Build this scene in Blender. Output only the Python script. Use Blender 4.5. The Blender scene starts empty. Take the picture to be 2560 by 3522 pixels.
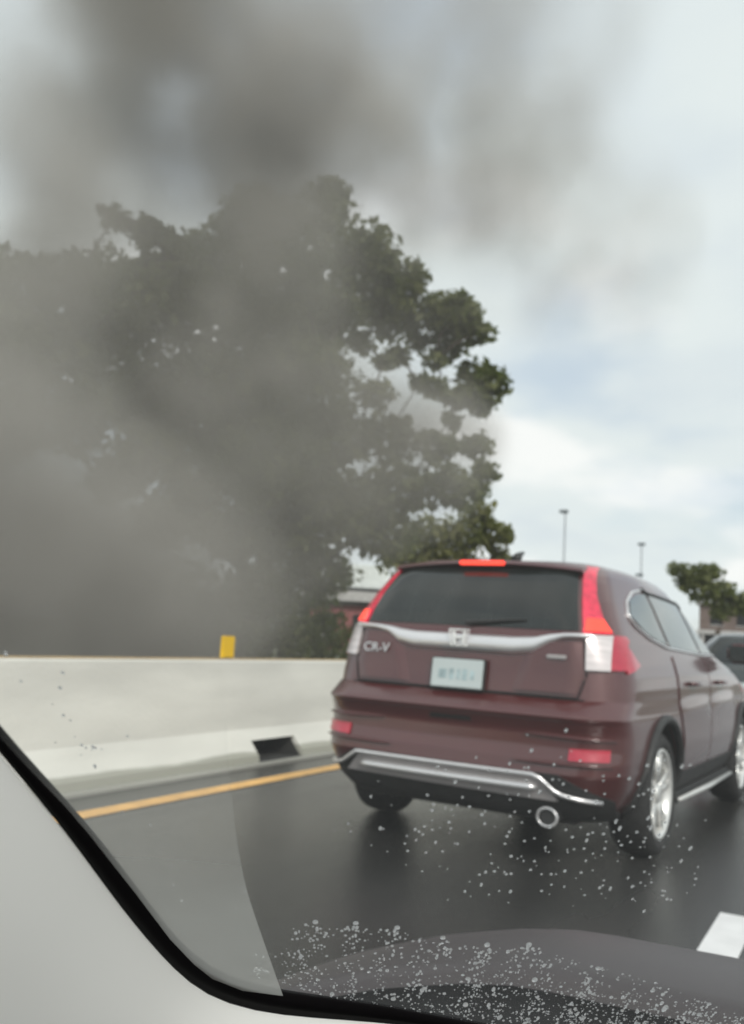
import bpy, bmesh, math, random
import numpy as np
from mathutils import Vector, Matrix
random.seed(7); rng = np.random.default_rng(7)
S = bpy.context.scene
PI = math.pi

# ------------------------------------------------------------------ camera
cd = bpy.data.cameras.new('camera'); cam = bpy.data.objects.new('camera', cd); S.collection.objects.link(cam)
yaw, pitch, roll, EYE = 0.5038, 0.1331, 0.0595, 1.143
cy_, sy_ = math.cos(yaw), math.sin(yaw)
F = Vector((-sy_*math.cos(pitch), cy_*math.cos(pitch), math.sin(pitch)))
R0 = Vector((cy_, sy_, 0)); U0 = R0.cross(F)
Rv = R0*math.cos(roll) + U0*math.sin(roll); Uv = U0*math.cos(roll) - R0*math.sin(roll)
m = Matrix((Rv, Uv, -F)).transposed().to_4x4(); m.translation = Vector((0, 0, EYE))
cam.matrix_world = m
cd.sensor_fit = 'VERTICAL'; cd.sensor_height = 24; cd.sensor_width = 24; cd.lens = 21.51
cd.clip_start = 0.02; cd.clip_end = 3000
cd.dof.use_dof = True; cd.dof.focus_distance = 0.84; cd.dof.aperture_fstop = 4.8
S.camera = cam

# ------------------------------------------------------------------ world
SUN_AZ, SUN_EL = math.radians(134), math.radians(37)      # azimuth from +y (road direction) clockwise
w = bpy.data.worlds.new('World'); S.world = w; w.use_nodes = True
nt = w.node_tree; nt.nodes.clear()
def N(t, **k):
    n = nt.nodes.new(t)
    for a, b in k.items(): setattr(n, a, b)
    return n
out = N('ShaderNodeOutputWorld'); bg = N('ShaderNodeBackground'); bg.inputs['Strength'].default_value = 0.1
sky = N('ShaderNodeTexSky'); sky.sky_type = 'NISHITA'; sky.sun_disc = False
sky.sun_elevation = SUN_EL; sky.sun_rotation = SUN_AZ; sky.dust_density = 2.0; sky.air_density = 1.0
tc = N('ShaderNodeTexCoord')
sep = N('ShaderNodeSeparateXYZ'); nt.links.new(tc.outputs['Generated'], sep.inputs[0])
# project the direction on a cloud deck
zz = N('ShaderNodeMath', operation='ADD'); nt.links.new(sep.outputs[2], zz.inputs[0]); zz.inputs[1].default_value = 0.28
dx = N('ShaderNodeMath', operation='DIVIDE'); dy = N('ShaderNodeMath', operation='DIVIDE')
nt.links.new(sep.outputs[0], dx.inputs[0]); nt.links.new(zz.outputs[0], dx.inputs[1])
nt.links.new(sep.outputs[1], dy.inputs[0]); nt.links.new(zz.outputs[0], dy.inputs[1])
cmb = N('ShaderNodeCombineXYZ'); nt.links.new(dx.outputs[0], cmb.inputs[0]); nt.links.new(dy.outputs[0], cmb.inputs[1])
def noise(scale, detail, rough, off=(0, 0, 0)):
    mp = N('ShaderNodeMapping'); mp.inputs['Location'].default_value = off
    nt.links.new(cmb.outputs[0], mp.inputs[0])
    n = N('ShaderNodeTexNoise'); n.inputs['Scale'].default_value = scale; n.inputs['Detail'].default_value = detail
    n.inputs['Roughness'].default_value = rough; nt.links.new(mp.outputs[0], n.inputs['Vector']); return n
n1 = noise(1.6, 5, 0.45, (3.1, 0.7, 0)); n2 = noise(2.2, 4, 0.42, (7.3, 2.2, 0))
def ramp(src, stops):
    r = N('ShaderNodeValToRGB'); e = r.color_ramp.elements
    e[0].position, e[0].color = stops[0][0], (*stops[0][1], 1); e[1].position, e[1].color = stops[-1][0], (*stops[-1][1], 1)
    for p, c in stops[1:-1]: x = e.new(p); x.color = (*c, 1)
    r.color_ramp.interpolation = 'EASE'; nt.links.new(src, r.inputs[0]); return r
mask = ramp(n1.outputs[0], [(0.36, (0.62,)*3), (0.52, (1,)*3)])
ccol = ramp(n2.outputs[0], [(0.34, (5.3, 5.8, 6.05)), (0.5, (5.8, 6.25, 6.3)), (0.66, (7.1, 7.2, 7.1))])
skg = N('ShaderNodeMix', data_type='RGBA', blend_type='MULTIPLY'); skg.inputs[0].default_value = 1
nt.links.new(sky.outputs[0], skg.inputs[6]); skg.inputs[7].default_value = (1, 1, 1, 1)
mx = N('ShaderNodeMix', data_type='RGBA'); nt.links.new(mask.outputs[0], mx.inputs[0])
nt.links.new(skg.outputs[2], mx.inputs[6]); nt.links.new(ccol.outputs[0], mx.inputs[7])
nt.links.new(mx.outputs[2], bg.inputs[0]); nt.links.new(bg.outputs[0], out.inputs[0])

# ------------------------------------------------------------------ sun through thin cloud
sd = bpy.data.lights.new('sun', 'SUN'); sun = bpy.data.objects.new('sun', sd); S.collection.objects.link(sun)
sd.energy = 1.5; sd.angle = math.radians(14); sd.color = (1, 0.96, 0.9)
sdir = Vector((math.sin(SUN_AZ)*math.cos(SUN_EL), math.cos(SUN_AZ)*math.cos(SUN_EL), math.sin(SUN_EL)))
sun.rotation_euler = sdir.to_track_quat('Z', 'Y').to_euler()

S.view_settings.view_transform = 'Standard'; S.view_settings.look = 'None'
S.view_settings.exposure = 0.5; S.view_settings.gamma = 1; S.view_settings.use_curve_mapping = False
S.render.engine = 'CYCLES'
S.cycles.volume_bounces = 1; S.cycles.transparent_max_bounces = 12; S.cycles.max_bounces = 10
S.cycles.transmission_bounces = 8; S.cycles.use_denoising = True; S.cycles.volume_step_rate = 1.5
S.cycles.sample_clamp_indirect = 6

# ------------------------------------------------------------------ materials
def mat(name, col, rough=0.6, metal=0.0, var=0.0, scale=4.0, bump=0.0, bscale=60.0, coat=0.0, emis=None, es=0.0, coat_rough=0.08, col2=None, spec=0.5, stretch=(1, 1, 1), rvar=0.0):
    M = bpy.data.materials.new(name); M.use_nodes = True; t = M.node_tree; b = t.nodes['Principled BSDF']
    b.inputs['Roughness'].default_value = rough; b.inputs['Metallic'].default_value = metal
    b.inputs['Coat Weight'].default_value = coat; b.inputs['Coat Roughness'].default_value = coat_rough
    b.inputs['Specular IOR Level'].default_value = spec
    if emis: b.inputs['Emission Color'].default_value = (*emis, 1); b.inputs['Emission Strength'].default_value = es
    c = t.nodes.new('ShaderNodeTexCoord'); mp = t.nodes.new('ShaderNodeMapping'); mp.inputs['Scale'].default_value = stretch
    t.links.new(c.outputs['Object'], mp.inputs[0])
    n = t.nodes.new('ShaderNodeTexNoise'); n.inputs['Scale'].default_value = scale; n.inputs['Detail'].default_value = 6
    t.links.new(mp.outputs[0], n.inputs['Vector'])
    mixn = t.nodes.new('ShaderNodeMix'); mixn.data_type = 'RGBA'
    c2 = col2 or tuple(min(1, x*(1+var)) for x in col); c1 = col if col2 else tuple(x*(1-var) for x in col)
    mixn.inputs[6].default_value = (*c1, 1); mixn.inputs[7].default_value = (*c2, 1)
    mr = t.nodes.new('ShaderNodeMapRange'); mr.inputs[1].default_value = 0.35; mr.inputs[2].default_value = 0.65
    t.links.new(n.outputs[0], mr.inputs[0]); t.links.new(mr.outputs[0], mixn.inputs[0])
    t.links.new(mixn.outputs[2], b.inputs['Base Color'])
    if rvar:
        rr = t.nodes.new('ShaderNodeMapRange'); rr.inputs[1].default_value = 0.3; rr.inputs[2].default_value = 0.7
        rr.inputs[3].default_value = rough-rvar; rr.inputs[4].default_value = rough+rvar
        t.links.new(n.outputs[0], rr.inputs[0]); t.links.new(rr.outputs[0], b.inputs['Roughness'])
    if bump:
        n2 = t.nodes.new('ShaderNodeTexNoise'); n2.inputs['Scale'].default_value = bscale; n2.inputs['Detail'].default_value = 5
        t.links.new(c.outputs['Object'], n2.inputs['Vector'])
        bp = t.nodes.new('ShaderNodeBump'); bp.inputs['Strength'].default_value = bump; bp.inputs['Distance'].default_value = 0.01
        t.links.new(n2.outputs[0], bp.inputs['Height']); t.links.new(bp.outputs[0], b.inputs['Normal'])
    return M
ASPH = mat('wet_asphalt', (0.030, 0.030, 0.029), 0.21, var=0.4, scale=0.9, bump=0.22, bscale=110, spec=0.5, stretch=(1, .16, 1), rvar=0.10)
ASPH2 = mat('pale_wet_asphalt', (0.20, 0.19, 0.18), 0.4, var=0.15, scale=0.6, bump=0.2)
# damp stain along the foot of the barrier
YEL = mat('road_yellow_paint', (0.84, 0.48, 0.15), 0.45, var=0.12, scale=7, bump=0.2)
WHT = mat('road_white_paint', (0.78, 0.78, 0.78), 0.45, var=0.06, scale=7, bump=0.2)
CONC = mat('pale_concrete', (0.655, 0.65, 0.60), 0.85, var=0.10, scale=1.6, bump=0.45, bscale=35, stretch=(1, .4, 2))
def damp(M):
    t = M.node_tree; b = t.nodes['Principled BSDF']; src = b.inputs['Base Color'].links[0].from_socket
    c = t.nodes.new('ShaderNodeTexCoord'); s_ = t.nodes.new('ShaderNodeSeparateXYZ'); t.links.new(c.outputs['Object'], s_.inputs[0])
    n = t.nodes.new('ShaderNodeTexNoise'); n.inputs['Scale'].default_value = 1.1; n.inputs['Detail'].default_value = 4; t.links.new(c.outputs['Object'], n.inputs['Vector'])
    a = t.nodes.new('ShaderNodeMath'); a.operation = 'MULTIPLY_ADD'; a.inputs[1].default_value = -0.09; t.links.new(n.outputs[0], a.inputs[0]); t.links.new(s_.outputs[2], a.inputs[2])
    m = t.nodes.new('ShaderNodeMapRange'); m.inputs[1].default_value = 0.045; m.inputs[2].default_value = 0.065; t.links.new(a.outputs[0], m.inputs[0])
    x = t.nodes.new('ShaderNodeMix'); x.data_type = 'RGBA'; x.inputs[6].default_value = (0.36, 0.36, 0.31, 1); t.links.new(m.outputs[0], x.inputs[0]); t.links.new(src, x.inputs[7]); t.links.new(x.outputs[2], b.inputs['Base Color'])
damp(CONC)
CURB = mat('damp_concrete', (0.34, 0.335, 0.30), 0.7, var=0.15, scale=2.2, bump=0.3, bscale=40, stretch=(1, .3, 1))
DRAIN_SHADE = mat('drain_painted_shade', (0.03, 0.03, 0.028), 0.7, var=0.2)  # near-black that stands for shade inside the drain
GRASS = mat('ground_grass', (0.06, 0.08, 0.035), 0.9, col2=(0.11, 0.10, 0.06), scale=1.5, bump=0.5)
OCHRE = mat('ochre_edge_fringe', (0.66, 0.46, 0.20), 0.7, var=0.15)  # tint of the glow fringe along the barrier top
MYEL = mat('yellow_reflector', (0.80, 0.50, 0.01), 0.4, var=0.05)
PAINT = mat('maroon_car_paint', (0.078, 0.009, 0.009), 0.40, metal=0.2, var=0.06, scale=3, coat=1.0, coat_rough=0.12)
PAINT2 = mat('dark_green_grey_car_paint', (0.06, 0.07, 0.07), 0.35, metal=0.5, var=0.03, coat=1.0)
GLASSD = mat('tinted_glass', (0.010, 0.013, 0.012), 0.06, scale=2.2, col2=(0.024, 0.028, 0.027), spec=0.6, stretch=(2.2, .4, .5), rvar=.03)  # faint reflection streaks painted into the glass colour
SGLASS = mat('side_glass', (0.24, 0.27, 0.27), 0.07, metal=0.85, var=0.12, scale=1.5)
SGLASS.node_tree.nodes['Principled BSDF'].inputs['IOR'].default_value = 2.5
PAINT.node_tree.nodes['Principled BSDF'].inputs['Coat IOR'].default_value = 1.65
BLACK = mat('black_plastic', (0.022, 0.022, 0.022), 0.55, var=0.2, scale=12, bump=0.2)
GREYP = mat('grey_plastic', (0.10, 0.10, 0.10), 0.55, var=0.15, scale=12)
RUB = mat('tyre_rubber', (0.022, 0.022, 0.022), 0.8, var=0.25, scale=20, bump=0.3)
CHR = mat('chrome', (0.80, 0.79, 0.80), 0.32, metal=0.75, var=0.03, coat=.6)
SATIN = mat('satin_silver_trim', (0.50, 0.47, 0.47), 0.45, metal=0.4, var=0.05)
ALLOY = mat('alloy_silver', (0.75, 0.75, 0.73), 0.3, metal=0.55, var=0.05)
RED = mat('red_lamp_lens', (0.42, 0.012, 0.04), 0.2, var=0.35, scale=22, coat=1, emis=(1, 0.03, 0.09), es=0.24)
REDLIT = mat('lit_brake_lamp', (0.6, 0.02, 0.02), 0.2, var=0.05, emis=(1, 0.07, 0.035), es=1.1)
REFL = mat('red_reflector', (0.38, 0.012, 0.035), 0.3, var=0.1, scale=30, coat=1, emis=(1, .03, .08), es=.06)
CLEAR = mat('clear_lamp_lens', (0.72, 0.66, 0.66), 0.18, metal=0.2, var=0.12, scale=14, coat=1, stretch=(.3, .3, 3))
SHADOWY = mat('dark_seam', (0.008, 0.006, 0.006), 0.9, var=0.1)
PLATE = mat('plate_enamel', (0.52, 0.58, 0.58), 0.35, var=0.05)
PLATEI = mat('plate_print', (0.36, 0.46, 0.48), 0.5, var=0.3, scale=18)
BARK = mat('bark', (0.07, 0.055, 0.042), 0.95, var=0.3, scale=5, bump=0.6, bscale=18, stretch=(1, 1, .25))
POLE = mat('galvanised_pole', (0.30, 0.32, 0.34), 0.5, metal=0.4, var=0.1)
LAMPH = mat('lamp_head_grey', (0.10, 0.12, 0.13), 0.6, var=0.1)
def leafmat(name, a, b):
    M = mat(name, a, 0.6, col2=b, scale=0.9); t = M.node_tree; p = t.nodes['Principled BSDF']
    tr = t.nodes.new('ShaderNodeBsdfTranslucent'); tr.inputs[0].default_value = (b[0]*1.3, b[1]*1.6, b[2], 1)
    ms = t.nodes.new('ShaderNodeMixShader'); ms.inputs[0].default_value = 0.3
    t.links.new(p.outputs[0], ms.inputs[1]); t.links.new(tr.outputs[0], ms.inputs[2])
    t.links.new(ms.outputs[0], t.nodes['Material Output'].inputs[0]); return M
LEAF = leafmat('leaf_dark_green', (0.050, 0.062, 0.018), (0.15, 0.16, 0.05))
LEAF2 = leafmat('leaf_olive', (0.08, 0.09, 0.022), (0.19, 0.18, 0.05))

# ------------------------------------------------------------------ helpers
def tag(o, label=None, cat=None, group=None, kind=None):
    if label: o['label'] = label
    if cat: o['category'] = cat
    if group: o['group'] = group
    if kind: o['kind'] = kind
    return o
def empty(name, loc=(0, 0, 0), rz=0, parent=None):
    o = bpy.data.objects.new(name, None); S.collection.objects.link(o); o.location = loc; o.rotation_euler = (0, 0, rz)
    o.empty_display_size = 0.2
    if parent: o.parent = parent
    return o
def link(name, me, material, parent=None, smooth=False):
    if material: me.materials.append(material)
    if smooth: me.polygons.foreach_set('use_smooth', [True]*len(me.polygons))
    o = bpy.data.objects.new(name, me); S.collection.objects.link(o)
    if parent: o.parent = parent
    return o
def mesh(name, v, f, material, parent=None, smooth=False):
    me = bpy.data.meshes.new(name); me.from_pydata([tuple(p) for p in v], [], [tuple(q) for q in f]); me.update()
    return link(name, me, material, parent, smooth)
class MB:
    def __init__(s): s.v = []; s.f = []
    def add(s, v, f):
        n = len(s.v); s.v += [tuple(p) for p in v]; s.f += [tuple(i+n for i in q) for q in f]; return s
    def box(s, x0, x1, y0, y1, z0, z1, b=0.0):
        if b <= 0:
            v = [(x, y, z) for z in (z0, z1) for y in (y0, y1) for x in (x0, x1)]
            return s.add(v, [(0, 2, 3, 1), (4, 5, 7, 6), (0, 1, 5, 4), (2, 6, 7, 3), (0, 4, 6, 2), (1, 3, 7, 5)])
        bm = bmesh.new(); bmesh.ops.create_cube(bm, size=1)
        for q in bm.verts: q.co = ((x0+x1)/2+q.co.x*(x1-x0), (y0+y1)/2+q.co.y*(y1-y0), (z0+z1)/2+q.co.z*(z1-z0))
        bmesh.ops.bevel(bm, geom=bm.edges[:], offset=b, segments=2, affect='EDGES')
        bm.verts.index_update(); s.add([q.co for q in bm.verts], [[q.index for q in fc.verts] for fc in bm.faces]); bm.free(); return s
    def tube(s, pts, r, n=8, cap=True):
        pts = [Vector(p) for p in pts]; rr = r if isinstance(r, (list, tuple)) else [r]*len(pts)
        base = []; up = Vector((0.13, 0.21, 0.97))
        for i, p in enumerate(pts):
            d = (pts[min(i+1, len(pts)-1)]-pts[max(i-1, 0)]).normalized()
            a = d.cross(up)
            if a.length < 1e-3: a = d.cross(Vector((1, 0, 0)))
            a.normalize(); b = d.cross(a)
            base.append([p+(a*math.cos(k*2*PI/n)+b*math.sin(k*2*PI/n))*rr[i] for k in range(n)])
        v = [q for ring in base for q in ring]; f = []
        for i in range(len(pts)-1):
            for k in range(n): f.append((i*n+k, i*n+(k+1) % n, (i+1)*n+(k+1) % n, (i+1)*n+k))
        if cap: f.append(tuple(range(n))[::-1]); f.append(tuple((len(pts)-1)*n+k for k in range(n)))
        return s.add(v, f)
    def lathe_x(s, prof, n=40, cx=0):          # prof: list of (x, r), revolved round the x axis
        v = []; f = []
        for x, r in prof:
            for k in range(n): v.append((x+cx, r*math.cos(2*PI*k/n), r*math.sin(2*PI*k/n)))
        for i in range(len(prof)-1):
            for k in range(n): f.append((i*n+k, i*n+(k+1) % n, (i+1)*n+(k+1) % n, (i+1)*n+k))
        return s.add(v, f)
    def build(s, name, material, parent=None, smooth=False): return mesh(name, s.v, s.f, material, parent, smooth)
def interp_poly(L, n):
    L = np.array(L, float); d = np.r_[0, np.cumsum(np.linalg.norm(np.diff(L, axis=0), axis=1))]
    # keep the corners: insert them among even samples
    t = np.unique(np.r_[np.linspace(0, d[-1], n)]); return np.stack([np.interp(t, d, L[:, k]) for k in range(L.shape[1])], 1)

# ------------------------------------------------------------------ ground, roads
def sheet(name, x0, x1, y0, y1, z, m_, kind='structure', nx=1, ny=1):
    v = []; f = []
    for j in range(ny+1):
        for i in range(nx+1): v.append((x0+(x1-x0)*i/nx, y0+(y1-y0)*j/ny, z))
    for j in range(ny):
        for i in range(nx): a = j*(nx+1)+i; f.append((a, a+1, a+nx+2, a+nx+1))
    o = mesh(name, v, f, m_); o['kind'] = kind; return o
sheet('ground', -900, 900, -300, 1500, -0.012, GRASS)
sheet('road', -4.60, 8.5, -60, 700, 0.0, ASPH)
sheet('opposite_road', -15.2, -5.3, -60, 700, -0.006, ASPH2)
o = sheet('lane_line', -4.15, -4.0, -60, 700, 0.004, YEL, kind='structure'); o.name = 'edge_line'
o['label'] = 'continuous yellow edge line beside the concrete barrier'
for y in np.arange(-20.0, 200, 12.0):
    y1 = 4.58 + (y+8.0); o = sheet('lane_dash', -0.62, -0.47, y1-3.0, y1, 0.004, WHT); o['kind'] = 'structure'
# ------------------------------------------------------------------ concrete barrier
br = empty('concrete_barrier', (-4.8, 8, 0)); tag(br, 'pale concrete median barrier running along the yellow edge line', 'barrier')
prof = [(-4.60, 0.0), (-4.61, 0.075), (-4.625, 0.085), (-4.755, 0.25), (-4.775, 0.275), (-4.865, 0.845), (-4.885, 0.865), (-5.035, 0.865), (-5.055, 0.845), (-5.15, 0.27), (-5.29, 0.085), (-5.31, 0.0)]
ys = np.r_[np.linspace(-8, 60, 35), np.linspace(70, 600, 20)]
v = [(x+4.8, y-8, z) for y in ys for x, z in prof]; n = len(prof); f = []
for i in range(len(ys)-1):
    for k in range(n): f.append((i*n+k, i*n+(k+1) % n, (i+1)*n+(k+1) % n, (i+1)*n+k))
f.append(tuple(range(n))); f.append(tuple((len(ys)-1)*n+k for k in range(n))[::-1])
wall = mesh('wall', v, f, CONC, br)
bm = bmesh.new(); bm.from_mesh(wall.data); bmesh.ops.recalc_face_normals(bm, faces=bm.faces[:]); bm.to_mesh(wall.data); bm.free()
def boolean_cut(o, cutter, delete=True):
    md = o.modifiers.new('b', 'BOOLEAN'); md.operation = 'DIFFERENCE'; md.solver = 'EXACT'; md.object = cutter
    bpy.context.view_layer.update(); dg = bpy.context.evaluated_depsgraph_get()
    me = bpy.data.meshes.new_from_object(o.evaluated_get(dg)); o.modifiers.clear(); o.data = me
    bpy.data.objects.remove(cutter)
c = MB().box(-0.30, 0.4, -1.37, -0.70, -0.1, 0.185, 0).build('cutter', None, br)
boolean_cut(wall, c)
pp = [(-.22, .022), (.175, .022), (.10, .115), (.055, .182), (-.22, .182)]
MB().add([(x, y, z) for y in (-.7045, -.7095) for x, z in pp], [(0, 1, 2, 3, 4), (9, 8, 7, 6, 5)]+[(i, (i+1) % 5, 5+(i+1) % 5, 5+i) for i in range(5)]).build('drain_shade_cheek', DRAIN_SHADE, br)  # dark end plate added to deepen the painted shade
MB().box(-0.24, -0.22, -1.37, -0.70, -0.02, 0.184).box(-0.22, 0.21, -1.365, -0.705, -0.008, 0.021).build('drain_shade_liner', DRAIN_SHADE, br)  # dark back and floor plates painting shade inside the opening
# thin damp gutter strip along the foot of the barrier
gs = MB().box(-4.598, -4.50, -8, 600, -0.01, 0.018).build('gutter_strip', CURB); gs['kind'] = 'structure'
MB().box(-0.092, -0.076, -16, 60, .8655, .872).build('edge_glow_strip', OCHRE, br)  # added ochre strip painting a yellow glow fringe on the top edge
mk = empty('barrier_marker', (-4.95, 6.52, 0.865)); tag(mk, 'small upright yellow reflector plate standing on top of the concrete barrier', 'reflector')
MB().box(-0.012, 0.012, -0.085, 0.085, 0.01, 0.195, 0.004).build('plate', MYEL, mk)
MB().box(-0.03, 0.03, -0.05, 0.05, 0, 0.012, 0.002).build('base', BLACK, mk)

# ------------------------------------------------------------------ car shells
class Shell:
    """closed car body: horizontal slices (z, half width, rear y, front y)"""
    def __init__(s, rows, rc=0.30, ry=0.32, bow=0.07, fc=0.40, fy=0.55, fbow=0.25, top=()):
        a = np.array(rows, float); s.z = a[:, 0]; s.a = a; s.rc, s.ry, s.bow, s.fc, s.fy, s.fbow = rc, ry, bow, fc, fy, fbow; s.top = top
    def par(s, z): return [float(np.interp(z, s.z, s.a[:, k])) for k in (1, 2, 3)]
    def rearY(s, x, p):
        w, R, Fr = p; rc = min(s.rc, w*.6); t = max(0, (abs(x)-(w-rc))/rc); t = min(t, 1)
        return R + s.bow*(x/w)**2 + s.ry*(1-math.sqrt(max(0, 1-t*t)))
    def frontY(s, x, p):
        w, R, Fr = p; fc = min(s.fc, w*.6); t = max(0, (abs(x)-(w-fc))/fc); t = min(t, 1)
        return Fr - s.fbow*(x/w)**2 - s.fy*(1-math.sqrt(max(0, 1-t*t)))
    def taper(s, y, p):
        w, R, Fr = p; a, b = s.rearY(w, p), s.frontY(w, p); t = min(1, max(0, (y-a)/(b-a)))
        return 0.022*math.sin(PI*t)
    def rear(s, x, z): p = s.par(z); return Vector((x, s.rearY(x, p), z))
    def side(s, y, z, sg=1):
        p = s.par(z); w = p[0]
        if y < s.rearY(w, p):
            lo, hi = 0, w
            for _ in range(30):
                mdl = (lo+hi)/2
                if s.rearY(mdl, p) < y: lo = mdl
                else: hi = mdl
            return Vector((sg*lo, y, z))
        if y > s.frontY(w, p):
            lo, hi = 0, w
            for _ in range(30):
                mdl = (lo+hi)/2
                if s.frontY(mdl, p) > y: lo = mdl
                else: hi = mdl
            return Vector((sg*lo, y, z))
        return Vector((sg*(w+s.taper(y, p)), y, z))
    def ring(s, z, p):
        w = p[0]; q = np.r_[np.linspace(0, 0.62, 8), 0.62+0.38*np.sin(np.linspace(0, PI/2, 12)[1:])]
        pts = [(w*t, s.rearY(w*t, p)) for t in q]
        a, b = s.rearY(w, p), s.frontY(w, p)
        pts += [(w+s.taper(y, p), y) for y in np.linspace(a, b, 26)[1:-1]]
        pts += [(w*t, s.frontY(w*t, p)) for t in q[::-1]]
        full = pts + [(-x, y) for x, y in pts[-2:0:-1]]
        return [(x, y, z) for x, y in full]
    def mesh(s, name, m_, parent, dz=0.022):
        zs = sorted(set(list(np.arange(s.z[0], s.z[-1], dz)) + list(s.z)))
        zs = [z for i, z in enumerate(zs) if i == 0 or z-zs[i-1] > 0.004]
        rings = [s.ring(z, s.par(z)) for z in zs] + [s.ring(t[0], list(t[1:])) for t in s.top]
        n = len(rings[0]); v = [p for r in rings for p in r]; f = []
        for i in range(len(rings)-1):
            for k in range(n): f.append((i*n+k, i*n+(k+1) % n, (i+1)*n+(k+1) % n, (i+1)*n+k))
        f.append(tuple(range(n))[::-1]); f.append(tuple((len(rings)-1)*n+k for k in range(n)))
        o = mesh(name, v, f, m_, parent, True); return o
def smooth_angle(o, deg=38):
    me = o.data; me.polygons.foreach_set('use_smooth', [True]*len(me.polygons))
    me.set_sharp_from_angle(angle=math.radians(deg))
def patch(name, fn, A, B, d, m_, parent, n=20, k=6, back=0.02, wrap=True):
    """grid between the curves A and B given in the surface's own (u, v), raised d above it"""
    A = interp_poly(A, n); B = interp_poly(B, n); cen = Vector((0, 2.2, 0.9)); top = []; bot = []
    for i in range(n):
        for j in range(k):
            u, q = A[i]*(1-j/(k-1)) + B[i]*(j/(k-1))
            p = fn(u, q); e = 0.004; du = fn(u+e, q)-fn(u-e, q); dv = fn(u, q+e)-fn(u, q-e)
            nn = du.cross(dv)
            if nn.length < 1e-9: nn = p-cen
            nn.normalize()
            if nn.dot(p-cen) < 0: nn = -nn
            dd = d(i/(n-1), j/(k-1)) if callable(d) else d
            top.append(p+nn*dd); bot.append(p-nn*back)
    v = top + [x.copy() for x in top] + bot; N_ = n*k; f = []
    for i in range(n-1):
        for j in range(k-1): a = i*k+j; f.append((a, a+k, a+k+1, a+1))
    bord = [i*k for i in range(n)] + [(n-1)*k+j for j in range(1, k)] + [i*k+k-1 for i in range(n-2, -1, -1)] + [j for j in range(k-2, 0, -1)]
    for a, b in zip(bord, bord[1:]+bord[:1]): f.append((N_+a, N_+b, 2*N_+b, 2*N_+a))
    o = mesh(name, v, f, m_, parent, True)
    bm = bmesh.new(); bm.from_mesh(o.data); bmesh.ops.recalc_face_normals(bm, faces=bm.faces[:])
    # outward test
    bm.faces.ensure_lookup_table(); fc = bm.faces[len(bm.faces)//4]
    bm.to_mesh(o.data); bm.free(); return o
def arch_cut(shell, xs, y, z, r):
    for sg in (-1, 1):
        m_ = MB(); n = 40; x0, x1 = sg*(xs-0.24), sg*(xs+0.25)
        v = [(x, y+r*math.cos(2*PI*k/n), z+r*math.sin(2*PI*k/n)) for x in (x0, x1) for k in range(n)]
        f = [(k, (k+1) % n, n+(k+1) % n, n+k) for k in range(n)] + [tuple(range(n))[::-1], tuple(range(n, 2*n))]
        c_ = mesh('cutter', v, f, None, shell.parent); bm = bmesh.new(); bm.from_mesh(c_.data); bmesh.ops.recalc_face_normals(bm, faces=bm.faces[:]); bm.to_mesh(c_.data); bm.free()
        boolean_cut(shell, c_)
def wheel(parent, x, y, r=0.345, width=0.225, sg=1, rimr=0.235, rim_m=None, first=None, spin=0.0):
    if first:
        o = first.copy(); S.collection.objects.link(o); o.parent = parent; o.location = (x, y, r); o.rotation_euler = (spin, 0, 0 if sg > 0 else PI)
        for ch in first.children: c_ = ch.copy(); S.collection.objects.link(c_); c_.parent = o
        return o
    o = empty('wheel', (x, y, r), 0, parent); o.rotation_euler = (spin, 0, 0 if sg > 0 else PI); h = width/2
    MB().lathe_x([(-h+.02, rimr), (-h, rimr+.03), (-h+.004, r-.04), (-h+.03, r-.008), (-h*.4, r), (h*.4, r), (h-.03, r-.008), (h-.004, r-.04), (h, rimr+.03), (h-.02, rimr-.004), (-h+.02, rimr-.004)], 56).build('tyre', RUB, o, True)
    b = MB().lathe_x([(h-.02, rimr), (h-.008, rimr-.006), (h-.014, rimr-.02), (h-.06, rimr-.035), (-h+.03, rimr-.04)], 48)
    for k in range(5):
        for q in (-0.16, 0.16):
            a = 2*PI*k/5+q; a0 = 2*PI*k/5+q*.55
            p0 = Vector((h-.035, .045*math.cos(a0), .045*math.sin(a0))); p1 = Vector((h-.022, (rimr-.02)*math.cos(a), (rimr-.02)*math.sin(a)))
            t = Vector((0, -math.sin(a), math.cos(a)))*.014; x_ = Vector((.022, 0, 0))
            vv = [p0-t*1.3, p0+t*1.3, p1+t, p1-t]; vv = vv + [q_-x_ for q_ in vv]
            b.add(vv, [(0, 1, 2, 3), (4, 7, 6, 5), (0, 4, 5, 1), (1, 5, 6, 2), (2, 6, 7, 3), (3, 7, 4, 0)])
    b.lathe_x([(h-.02, .001), (h-.02, .035), (h-.03, .055), (h-.08, .06)], 20)
    b.build('rim', rim_m or ALLOY, o, True)
    MB().lathe_x([(-.02, .001), (-.02, rimr-.03)], 32).build('brake_disc', GREYP, o)
    return o

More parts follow.
